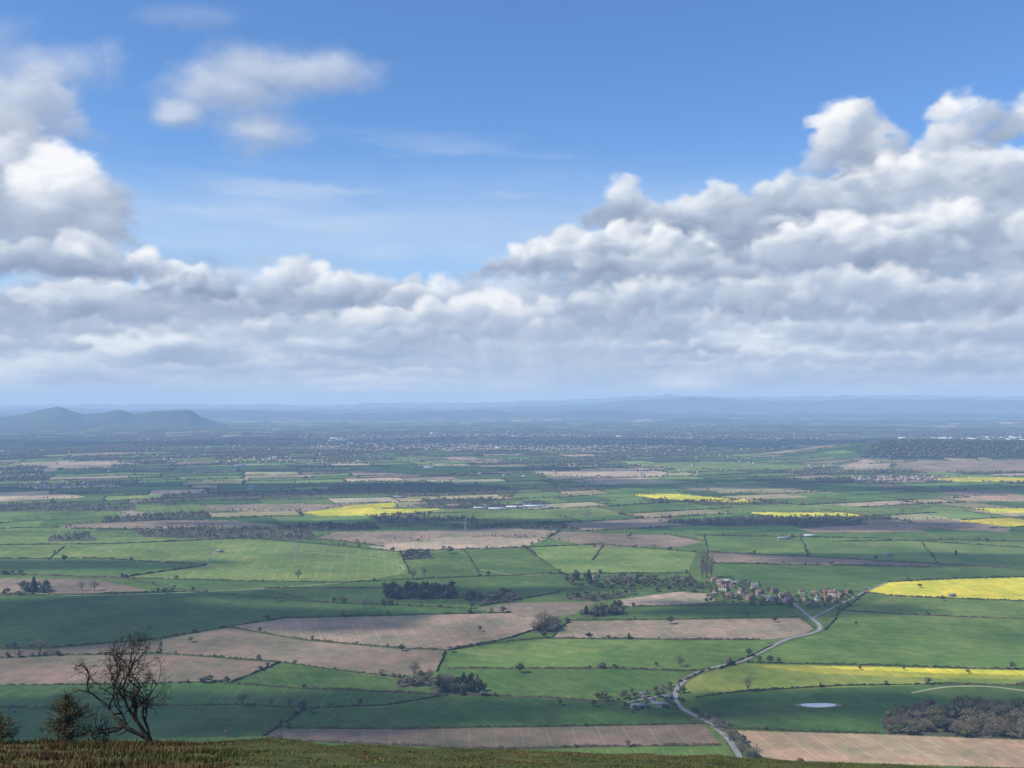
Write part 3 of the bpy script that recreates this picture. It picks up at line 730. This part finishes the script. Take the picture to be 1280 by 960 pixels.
# hawthorn
def at_hill(px,dist):
    u=(px-640)/F;d=dist/math.hypot(1,u);x=u*d
    return np.array([x,d,float(hill_z(np.array(x),np.array(float(d))))])
def hawthorn(base):
    g=np.random.default_rng(14);trunk=[];limbs=[]
    def grow(p,d,L,r,lev,out):
        n=6;pts=[p.copy()];q=p.copy();dd=d/np.linalg.norm(d)
        for k in range(n):
            dd=dd+g.normal(0,.20+.03*lev,3)+np.array([0,0,.06]);dd/=np.linalg.norm(dd)
            q=q+dd*L/n;pts.append(q.copy())
        out.append(tube(pts,np.linspace(r,r*.45,n+1),6 if lev<2 else 4))
        if lev>=6 or r<.0035: return
        nb={1:4,2:3,3:4,4:4,5:2}[lev]
        for k in range(nb):
            i=g.integers(2,n+1) if k else n
            ax=g.normal(size=3);ax-=ax.dot(dd)*dd;ax/=np.linalg.norm(ax)
            nd=dd*math.cos(.65)+ax*math.sin(.65)*g.uniform(.7,1.3)
            nd=nd+np.array([-.05,0,.10])
            grow(pts[i],nd,L*g.uniform(.50,.76),max(r*(.60 if k else .7)*g.uniform(.8,1),.0042 if lev<5 else 0),lev+1,limbs)
    t=[tube([(0.12,0,-.3),(.05,0,.12),(-.10,0,.35)],[.14,.11,.08],8)];trunk+=t
    for d,L,r,s0 in(((-.95,.1,.75),1.45,.065,(-.08,0,.25)),((-.55,-.2,1.0),1.35,.055,(-.10,0,.3)),((-.12,.25,1.0),1.4,.06,(-.08,0,.30)),((.18,-.1,1.0),1.15,.05,(.03,0,.12)),((-1.0,.1,.40),1.15,.045,(-.05,0,.18))):
        grow(np.array(s0),np.array(d),L,r,1,limbs)
    m1=noisy("hawthorn_bark",(.045,.038,.030),6,.6,1.4)
    o=obj("hawthorn_tree",None,label="bare windswept hawthorn on the rough grassy brow",cat="tree",loc=base)
    V,Fc=cat(limbs);lo=np.percentile(V,2,axis=0);hi=np.percentile(V,98,axis=0)
    print("HAW",lo,hi,len(V))
    zs=3.7/hi[2]
    V[:,0]=np.where(V[:,0]<0,V[:,0]*2.5/-lo[0],V[:,0]*.55/max(hi[0],.2));V[:,2]*=zs
    obj("branches",newmesh("branches",V,Fc),m1,parent=o);V,Fc=cat(trunk);V[:,2]*=zs;obj("trunk",newmesh("trunk",V,Fc),m1,parent=o)
hawthorn(at_hill(188,37.4))
def spruce(base,H,W,seed,nm,label,col,dn=1.0):
    g=np.random.default_rng(seed);ND=[];BR=[]
    tk=tube([(0,0,-.2),(0,0,H*.5),(0,0,H)],[.05,.03,.006],6)
    for k in range(100):
        f=(k+.5)/100;z=H*(.04+.90*f);L=W/2*(1-f)**.6*g.uniform(.4,1.15);a=g.uniform(0,6.28)
        tip=np.array([math.cos(a)*L,math.sin(a)*L,z+L*.25+g.normal(0,.06)]);b0=np.array([0,0,z]);BR.append(tube([b0,b0*.5+tip*.5+np.array([0,0,-.03]),tip],[.012,.008,.002],3))
        n=int(60*dn*L/.6)+6;s_=g.random(n)**.8;c=b0+(tip-b0)*s_[:,None]+g.normal(0,.06,(n,3))
        d=g.normal(size=(n,3))*.5+(tip-b0)/max(L,.05);d/=np.linalg.norm(d,axis=1)[:,None];e=np.cross(d,g.normal(size=(n,3)));e/=np.linalg.norm(e,axis=1)[:,None]
        ND.append(np.stack([c+d*.09,c-d*.02+e*.011,c-d*.02-e*.011],1).reshape(-1,3))
    o=obj(nm,None,label=label,cat="shrub",loc=base)
    V,Fc=cat([tk]);obj("trunk",newmesh("trunk",V,Fc),m_bark,parent=o);V,Fc=cat(BR);obj("branches",newmesh("branches",V,Fc),m_bark,parent=o)
    V=np.concatenate(ND);obj("foliage",newmesh("foliage",V,np.arange(len(V)).reshape(-1,3)),noisy(nm+"_needles",col,5,.6,1.4),parent=o)
spruce(at_hill(86,37.6),1.75,2.4,3,"spruce_sapling","scruffy young dark spruce beside the bare hawthorn",(.085,.072,.036),.8)
spruce(at_hill(-4,37.6),1.15,1.9,5,"gorse_bush","scrubby olive bush on the grassy brow",(.11,.092,.045),.5)

# ---------------------------------------------------------------- unseen clouds added overhead to cast shade bands on the land
m_cl=bpy.data.materials.new("shade_cloud_white");m_cl.use_nodes=True;nt=m_cl.node_tree
b=nt.nodes["Principled BSDF"];b.inputs["Base Color"].default_value=(.85,.85,.87,1);b.inputs["Roughness"].default_value=1
tr=nt.nodes.new("ShaderNodeBsdfTransparent");mx=nt.nodes.new("ShaderNodeMixShader");mx.inputs[0].default_value=.48
nt.links.new(tr.outputs[0],mx.inputs[1]);nt.links.new(b.outputs[0],mx.inputs[2]);nt.links.new(mx.outputs[0],nt.nodes["Material Output"].inputs["Surface"])
def shade_cloud(gx,gy,gz,rx,ry,alt,seed):
    o=Vector((gx,gy,gz))+S*((alt-gz)/S.z)
    u=np.linspace(0,2*math.pi,96,endpoint=False);v=np.linspace(-1,1,26)*math.pi/2
    U,Vv=np.meshgrid(u,v);U=U.ravel();Vv=Vv.ravel()
    q=1+.8*(fbm(np.cos(U)*1.5+seed,np.sin(U)*1.5+seed*2,seed,4)-.5)*2*np.cos(Vv)
    x=np.cos(U)*np.cos(Vv)*rx*q;y=np.sin(U)*np.cos(Vv)*ry*q
    z=np.sin(Vv)*min(rx,ry)*.5*(1+.6*(fbm(x/120,y/120,seed+1,4)-.3));z=np.where(z<0,z*.25,z)
    a=np.arange(25)[:,None]*96;b_=np.arange(96)[None];c=((np.arange(96)+1)%96)[None]
    me=newmesh("shade_cloud",np.stack([x,y,z],1),np.stack([a+b_,a+c,a+96+c,a+96+b_],-1).reshape(-1,4));smooth(me)
    obj("shade_cloud",me,m_cl,label="unseen cloud with flat grey base",cat="shade_cloud",group="unseen clouds added overhead for shade",loc=o)
def gshade_cloud(px,py,rx,ry,alt,seed):
    x,y=G(px,py);shade_cloud(float(x),float(y),0,rx,ry,alt,seed)
gshade_cloud(90,774,480,165,3500,2)
gshade_cloud(300,886,520,85,3500,3)
gshade_cloud(1080,880,260,60,3500,4)
gshade_cloud(480,742,420,80,3500,8)
gshade_cloud(200,612,1300,260,3700,5)
gshade_cloud(500,655,500,120,3700,17)
gshade_cloud(950,655,600,110,3700,11)
gshade_cloud(820,606,900,200,3700,12)
gshade_cloud(1220,612,700,150,3700,18)
gshade_cloud(1180,700,420,90,3500,13)
gshade_cloud(60,706,380,60,3500,14)
gshade_cloud(1000,760,260,60,3500,15)
gshade_cloud(430,588,1500,280,3800,19)
gshade_cloud(640,553,4600,800,3900,6)

# ---------------------------------------------------------------- haze air
me=bpy.data.meshes.new("sky");B=74000
V=[(x,y,z) for z in(-150,640) for x,y in((-B,-B),(B,-B),(B,B),(-B,B))]
me.from_pydata(V,[],[(3,2,1,0),(4,5,6,7),(0,1,5,4),(1,2,6,5),(2,3,7,6),(3,0,4,7)])
mh=bpy.data.materials.new("hazy_air");mh.use_nodes=True;nt=mh.node_tree;nt.nodes.clear()
out=nt.nodes.new("ShaderNodeOutputMaterial");va=nt.nodes.new("ShaderNodeVolumeAbsorption");em=nt.nodes.new("ShaderNodeEmission");ad=nt.nodes.new("ShaderNodeAddShader")
HD=20500.
va.inputs["Color"].default_value=(.32,.2,0,1);va.inputs["Density"].default_value=1.25/HD
HZ=(.405,.585,.86)
em.inputs["Color"].default_value=(.85*HZ[0],HZ[1],1.25*HZ[2],1);em.inputs["Strength"].default_value=1/HD
nt.links.new(va.outputs[0],ad.inputs[0]);nt.links.new(em.outputs[0],ad.inputs[1]);nt.links.new(ad.outputs[0],out.inputs["Volume"])
obj("sky",me,mh,kind="structure",label="hazy lower air over the plain",cat="sky")

# ---------------------------------------------------------------- cumulus clouds: grown puff by puff with light, shade and haze painted on a far sky dome
DEG=.055
AZ=np.arange(-42,42.001,DEG);EL=np.arange(-1.5,27.001,DEG);CW,CH=len(AZ),len(EL)
def c2(px,py):
    az=math.atan((px-640)/F);el=math.atan((500-py)/F*math.cos(az))
    return (math.degrees(az)+42)/DEG,(math.degrees(el)+1.5)/DEG
PXS=math.degrees(1/F)/DEG
rgbC=np.zeros((CH,CW,3));aC=np.zeros((CH,CW))
gy,gx=np.mgrid[0:CH,0:CW].astype(float)
def boxblur(a,r):
    r=int(r)
    if r<1:return a
    for ax in(0,1):
        p=np.pad(a,[(r+1,r) if k==ax else(0,0) for k in(0,1)],'edge');c=np.cumsum(p,ax)
        a=(np.take(c,range(2*r+1,c.shape[ax]),ax)-np.take(c,range(0,c.shape[ax]-2*r-1),ax))/(2*r+1)
    return a
def blur(a,s):
    r=max(1,round(s*.9)) if s>=.6 else 0
    return boxblur(boxblur(a,r),r) if r else a
RX=[0,.28,.52,.76,1.0];RC=np.array([(.26,.32,.45),(.37,.44,.57),(.51,.58,.70),(.73,.78,.86),(.97,.98,1.0)])
def ramp(v): return np.stack([np.interp(v,RX,RC[:,k]) for k in range(3)],-1)
LD=np.array([-.60,.72,.34]);LD/=np.linalg.norm(LD)
def comp(x0,y0,col,al):
    h,w=al.shape;X0=max(0,x0);Y0=max(0,y0);X1=min(CW,x0+w);Y1=min(CH,y0+h)
    if X1<=X0 or Y1<=Y0:return
    s=(slice(Y0-y0,Y1-y0),slice(X0-x0,X1-x0));d=(slice(Y0,Y1),slice(X0,X1))
    a=al[s][...,None];ad=aC[d][...,None];o=a+ad*(1-a)
    rgbC[d]=np.where(o>1e-4,(col[s]*a+rgbC[d]*ad*(1-a))/np.maximum(o,1e-4),0);aC[d]=o[...,0]
def cumulus(px,base,wpx,hpx,seed,soft_=1.0,tone=0.0,con=1.0,opac=1.0,tint=0.0,n0=None,arch=.55,erode=1.15,dark=1.0):
    g=np.random.default_rng(seed);cx,by=c2(px,base);W=wpx*PXS;H=hpx*PXS
    pad=int(H*.6+18);x0=int(cx-W/2-pad);y0=int(by-pad*.8);bw=int(W+2*pad);bh=int(H*1.15+pad*2)
    Z=np.full((bh,bw),-1e9);NX=np.zeros((bh,bw));NY=np.zeros((bh,bw));NZ=np.zeros((bh,bw))
    def splat(x,y,z,r):
        xa=max(0,int(x-r));xb=min(bw,int(x+r)+2);ya=max(0,int(y-r));yb=min(bh,int(y+r)+2)
        if xb<=xa or yb<=ya:return
        dx=np.arange(xa,xb)[None]-x;dy=np.arange(ya,yb)[:,None]-y;q=r*r-dx*dx-dy*dy
        zz=z+np.sqrt(np.maximum(q,0));s=(slice(ya,yb),slice(xa,xb));m=(q>0)&(zz>Z[s])
        Z[s]=np.where(m,zz,Z[s]);NX[s]=np.where(m,dx/r,NX[s]);NY[s]=np.where(m,dy/r,NY[s]);NZ[s]=np.where(m,(zz-z)/r,NZ[s])
    n0=n0 or max(7,int(7*W/H))
    lx=cx-x0;ly=by-y0
    for k in range(n0):
        u=g.uniform(-1,1);pr=(1-abs(u)**2.2)*(arch+(1-arch)*vnoise(u*2.5+seed,0.5,seed))
        t=g.random()**.8;r=H*g.uniform(.15,.34)*(.5+.5*pr)
        x=lx+u*(W/2-r);y=ly+r*.4+t*max(0,H*pr-r*1.5);z=g.uniform(-.3,.3)*H
        splat(x,y,z,r)
        for _ in range(9):
            d=g.normal(size=3);d/=np.linalg.norm(d);d[2]=abs(d[2]);d[1]=d[1] if d[1]>-.3 else -d[1]
            r1=r*g.uniform(.25,.55);x1,y1,z1=x+d[0]*r*.85,y+d[1]*r*.85,z+d[2]*r*.85;splat(x1,y1,z1,r1)
            if r1>3.0:
                for _ in range(6):
                    e=g.normal(size=3);e/=np.linalg.norm(e);e[2]=abs(e[2]);r2=r1*g.uniform(.25,.5)
                    splat(x1+e[0]*r1*.9,y1+e[1]*r1*.9,z1+e[2]*r1*.85,r2)
    m=(Z>-1e8).astype(float)
    yy,xx=np.mgrid[0:bh,0:bw].astype(float);X=xx+x0;Y=yy+y0
    sc=max(10,H*.38)
    w1=fbm(X/sc,Y/(sc*.8),seed,6)-.5;w2=fbm(X/sc+50,Y/(sc*.8),seed+5,6)-.5
    A=max(7,H*.42)
    sx=np.clip((xx+w1*A).round().astype(int),0,bw-1);sy=np.clip((yy+w2*A*.9).round().astype(int),0,bh-1)
    m=m[sy,sx];NXw=NX[sy,sx];NYw=NY[sy,sx];NZw=NZ[sy,sx]
    lam=(NXw*LD[0]+NYw*LD[1]+NZw*LD[2])
    lam=np.clip((lam+.45)/1.45,0,1)
    hg=np.clip((yy-ly)/H,0,1.2)
    s=soft_*(1.5+H/48)
    mb=blur(m,s*1.35)
    def mblur(v,s_): return blur(v*m,s_)/np.maximum(blur(m,s_),1e-3)
    v=.15*mblur(lam,s*.6)+.31*mblur(lam,s*1.8)+.54*mblur(lam,H*.16+2)
    v=.10+1.30*v
    v=v*(1-.60*dark*(1-sstep(.02,.66,hg+.40*(fbm(X/34,Y/14,seed+9,4)-.5))))
    v=v+(fbm(X/18,Y/11,seed+11,6)-.5)*.22+(fbm(X/55,Y/28,seed+15,3)-.5)*.36
    v=(v-.5)*con+.5+tone
    al=sstep(.12,1.0,mb+(fbm(X/17,Y/10,seed+3,6)-.5)*erode)*sstep(.02,.30,mb)
    al=al*sstep(-.16,.20,(yy-ly)/H+.20*(fbm(X/18,Y/9,seed+6,4)-.5)*2)*opac
    col=ramp(np.clip(v,0,1));tc=np.array([.48,.58,.72])
    col=col*(1-tint)+tc*tint
    comp(x0,y0,col,al)
AZPX=640+F*np.tan(np.radians(-42+gx*DEG));elpx=500-F*np.tan(np.radians(-1.5+gy*DEG))/np.cos(np.radians(-42+gx*DEG))
ml=np.exp(-((elpx-285)/62)**2)*.46*(.55+.9*fbm(gx/120,gy/26,220,4))
aC[:]=np.clip(ml,0,1);rgbC[:]=np.array([.62,.73,.87])
st=sstep(.45,.80,fbm(gx/230+gy/140,gy/24,210,5))*sstep(120,235,elpx)*.34*sstep(820,650,AZPX)
comp(0,0,np.ones((CH,CW,3))*np.array([.72,.79,.88]),st)
vt=np.interp(AZPX,[0,300,560,610,740,820,940,1000,1280],[318,325,342,320,268,255,245,205,150])
va_=sstep(-10,90,elpx-vt+70*(fbm(gx/80,gy/24,201,6)-.5)*2)*.94
vv=.46+.85*(fbm(gx/85,gy/22,202,6)-.5)*2
comp(0,0,ramp(np.clip(vv,0,1))*.78+np.array([.48,.58,.71])*.22,va_)
R=np.random.default_rng(91)
def row(n,y0,y1,w0,w1,h0,h1,**k):
    xs=R.uniform(-260,1540,n)
    ys=R.uniform(y0,y1,n)
    for i in range(n):
        kk=dict(k);kk['opac']=k.get('opac',1)*R.uniform(.5,1.05);kk['tone']=R.uniform(-.15,.17)
        cumulus(xs[i],ys[i],R.uniform(w0,w1),R.uniform(h0,h1),int(R.integers(1,9999)),**kk)
row(30,466,490,90,320,8,17,tint=.36,con=.85,opac=.7,soft_=1.2)
row(26,446,472,90,320,14,30,tint=.24,con=.95,opac=.8,soft_=1.2)
row(20,420,452,90,320,22,50,tint=.14,con=1.0,opac=.85,soft_=1.2)
row(14,396,430,140,360,34,70,tint=.08,con=1.0,opac=.9,soft_=1.2)
for a,tn in [((430,396,360,92),.02),((330,385,290,80),-.10),((470,388,260,78),-.06),((570,392,240,70),.06),((90,405,240,95),-.04),((225,398,170,98),.0),((510,412,240,56),.17),((610,404,200,62),.18),((720,408,220,58),.12),((800,392,220,60),-.04),((930,398,260,90),-.05),((1090,400,280,100),-.04),((1240,398,260,100),-.08),((1400,390,300,120),0),((-140,390,300,110),0)]:
    cumulus(*a,int(a[0]+2000),tint=.05,opac=.9,tone=tn,soft_=1.15)
for a,k in [((1440,330,360,220),dict(n0=60)),((-190,320,300,220),dict(n0=60)),((1185,320,500,175),dict(n0=60,arch=.6,tone=-.08,soft_=1.5)),((1010,345,300,112),dict(tone=-.10,soft_=1.4)),
    ((860,345,360,118),dict(tone=-.10,soft_=1.5,n0=34,arch=.7)),((850,352,280,64),dict(tone=.0,soft_=1.2)),((705,352,240,74),dict(tone=-.03,n0=24,arch=.7,soft_=1.2)),((672,340,150,46),dict(tone=.04)),((890,305,230,84),dict(tone=-.14,n0=20,soft_=1.5)),
    ((785,282,125,64),dict(tone=-.14,soft_=1.6,opac=.95,n0=16,arch=.7)),((800,327,270,58),dict(tone=.14,soft_=1.2)),((1000,275,210,84),dict(tone=-.04,soft_=1.3)),((1075,220,160,100),dict(tone=-.10,soft_=1.6,n0=16)),
    ((1160,322,430,96),dict(tone=.10,n0=34,soft_=1.4)),((1175,248,330,90),dict(tone=.14,n0=22,soft_=1.4)),((1262,188,230,108),dict(tone=.16,n0=22,soft_=1.4)),((1050,322,300,60),dict(tone=.14,soft_=1.2)),((190,352,120,52),dict(tone=.14,soft_=1.2)),((235,372,120,40),dict(tone=-.16)),
    ((-10,325,300,240),dict(n0=50,arch=.6,tone=-.06,soft_=2.0)),((10,170,220,100),dict(n0=22,tone=-.08,soft_=2.4,opac=.75,dark=.6)),((75,300,165,145),dict(n0=26,tone=.10,soft_=1.7)),((110,345,180,60),dict(tone=-.12,soft_=1.5)),((40,345,230,60),dict(tone=-.22,soft_=1.3))]:
    cumulus(*a,int(a[0]+3000),**k)
def wm(X_,Y_):
    r=np.full(X_.shape,-9.)
    for cx,cy,rx,ry in((345,88,165,58),(290,108,120,56),(322,165,85,42),(222,140,58,34),(235,15,95,26),(60,80,120,50),(-60,40,150,60),(20,110,100,70)):
        r=np.maximum(r,1-np.hypot((X_-cx)/rx,(Y_-cy)/ry))
    return r+(fbm(X_/70,Y_/44,501,6)-.5)*.95
mk0=wm(AZPX,elpx);mk1=wm(AZPX-14,elpx-20)
wa=sstep(.02,.85,mk0)*np.where(AZPX<130,.5,.76)*sstep(-10,70,elpx)
comp(0,0,ramp(np.clip(.48+.45*(mk0-mk1),.3,.70)),wa)
w1=(fbm(gx/22,gy/16,301,5)-.5)*12;w2=(fbm(gx/22+40,gy/16,305,5)-.5)*8
sx=np.clip((gx+w1),0,CW-1.001);sy=np.clip((gy+w2),0,CH-1.001)
ix=sx.astype(int);iy=sy.astype(int);fx=sx-ix;fy=sy-iy
def samp(a):
    if a.ndim==3: FX,FY=fx[...,None],fy[...,None]
    else: FX,FY=fx,fy
    return (a[iy,ix]*(1-FX)+a[iy,ix+1]*FX)*(1-FY)+(a[iy+1,ix]*(1-FX)+a[iy+1,ix+1]*FX)*FY
rgbC=samp(rgbC*aC[...,None]);aC=samp(aC);rgbC=rgbC/np.maximum(aC,1e-5)[...,None]
lo_=sstep(440,505,elpx)*.40
comp(0,0,np.ones((CH,CW,3))*np.array([.58,.68,.80]),lo_)
# broad soft curtain of falling rain
xr=AZPX-.22*(elpx-430)
env=sstep(385,450,elpx)*sstep(0,150,210-np.abs(xr-650))
rs=fbm(xr/34,gy/160,401,4)
comp(0,0,np.ones((CH,CW,3))*np.array([.42,.52,.67]),env*(.25+.60*rs))
e2=sstep(395,455,elpx)*np.exp(-((xr-645)/85)**2)*sstep(.25,.85,fbm(xr/24,gy/170,409,4))
comp(0,0,np.ones((CH,CW,3))*np.array([.74,.80,.88]),e2*.50)
aC=np.clip(aC,0,1)
RD=71000.
el=np.radians(EL)[:,None];az=np.radians(AZ)[None]
V=np.stack([RD*np.cos(el)*np.sin(az),RD*np.cos(el)*np.cos(az),CAMH+RD*np.sin(el)+0*az],-1).reshape(-1,3)
a=np.arange(CH-1)[:,None]*CW;b_=np.arange(CW-1)[None]
me=newmesh("sky",V,np.stack([a+b_,a+b_+1,a+b_+CW+1,a+b_+CW],-1).reshape(-1,4));smooth(me)
addcol(me,rgbC.reshape(-1,3));addf(me,aC.ravel(),"cover")
ms=bpy.data.materials.new("cloudy_sky");ms.use_nodes=True;nt=ms.node_tree;nt.nodes.clear()
out=nt.nodes.new("ShaderNodeOutputMaterial");A=nt.nodes.new("ShaderNodeAttribute");A.attribute_name="col";Cv=nt.nodes.new("ShaderNodeAttribute");Cv.attribute_name="cover"
em=nt.nodes.new("ShaderNodeEmission");nt.links.new(A.outputs["Color"],em.inputs["Color"]);tr=nt.nodes.new("ShaderNodeBsdfTransparent");mx=nt.nodes.new("ShaderNodeMixShader")
nt.links.new(Cv.outputs["Fac"],mx.inputs[0]);nt.links.new(tr.outputs[0],mx.inputs[1]);nt.links.new(em.outputs[0],mx.inputs[2]);nt.links.new(mx.outputs[0],out.inputs["Surface"])
try: ms.cycles.emission_sampling='NONE'
except Exception as ex: print(ex)
obj("sky",me,ms,kind="structure",label="blue sky with rows of white and grey cumulus",cat="sky")

# ---------------------------------------------------------------- world
w=bpy.data.worlds.new("World");scene.world=w;w.use_nodes=True;nt=w.node_tree;nt.nodes.clear()
out=nt.nodes.new("ShaderNodeOutputWorld")
sky=nt.nodes.new("ShaderNodeTexSky");sky.sky_type='NISHITA';sky.sun_disc=False;sky.sun_elevation=SUN_EL;sky.sun_rotation=math.atan2(S.x,S.y)%(2*math.pi)
sky.air_density=1.0;sky.dust_density=.4;sky.ozone_density=1.5;sky.altitude=300
mu=nt.nodes.new("ShaderNodeVectorMath");mu.operation='MULTIPLY';mu.inputs[1].default_value=(.72,1.05,1.45);nt.links.new(sky.outputs[0],mu.inputs[0])
bg=nt.nodes.new("ShaderNodeBackground");bg.inputs["Strength"].default_value=.112;nt.links.new(mu.outputs[0],bg.inputs["Color"]);nt.links.new(bg.outputs[0],out.inputs["Surface"])

# sun
sl=bpy.data.lights.new("sun",'SUN');sl.energy=5.0;sl.angle=math.radians(.5);sl.color=(1,.94,.82)
so=bpy.data.objects.new("sun",sl);COL.objects.link(so);so.rotation_euler=(-S).to_track_quat('-Z','Y').to_euler();so.location=(0,0,2000)
# camera
cd=bpy.data.cameras.new("camera");cd.sensor_width=36;cd.lens=F/1280*36;cd.clip_end=200000;cd.clip_start=.5
co=bpy.data.objects.new("camera",cd);COL.objects.link(co);co.location=(0,0,CAMH);co.rotation_euler=(math.radians(90)+PITCH,0,0);scene.camera=co
scene.view_settings.view_transform='Standard';scene.view_settings.look='None';scene.view_settings.exposure=0
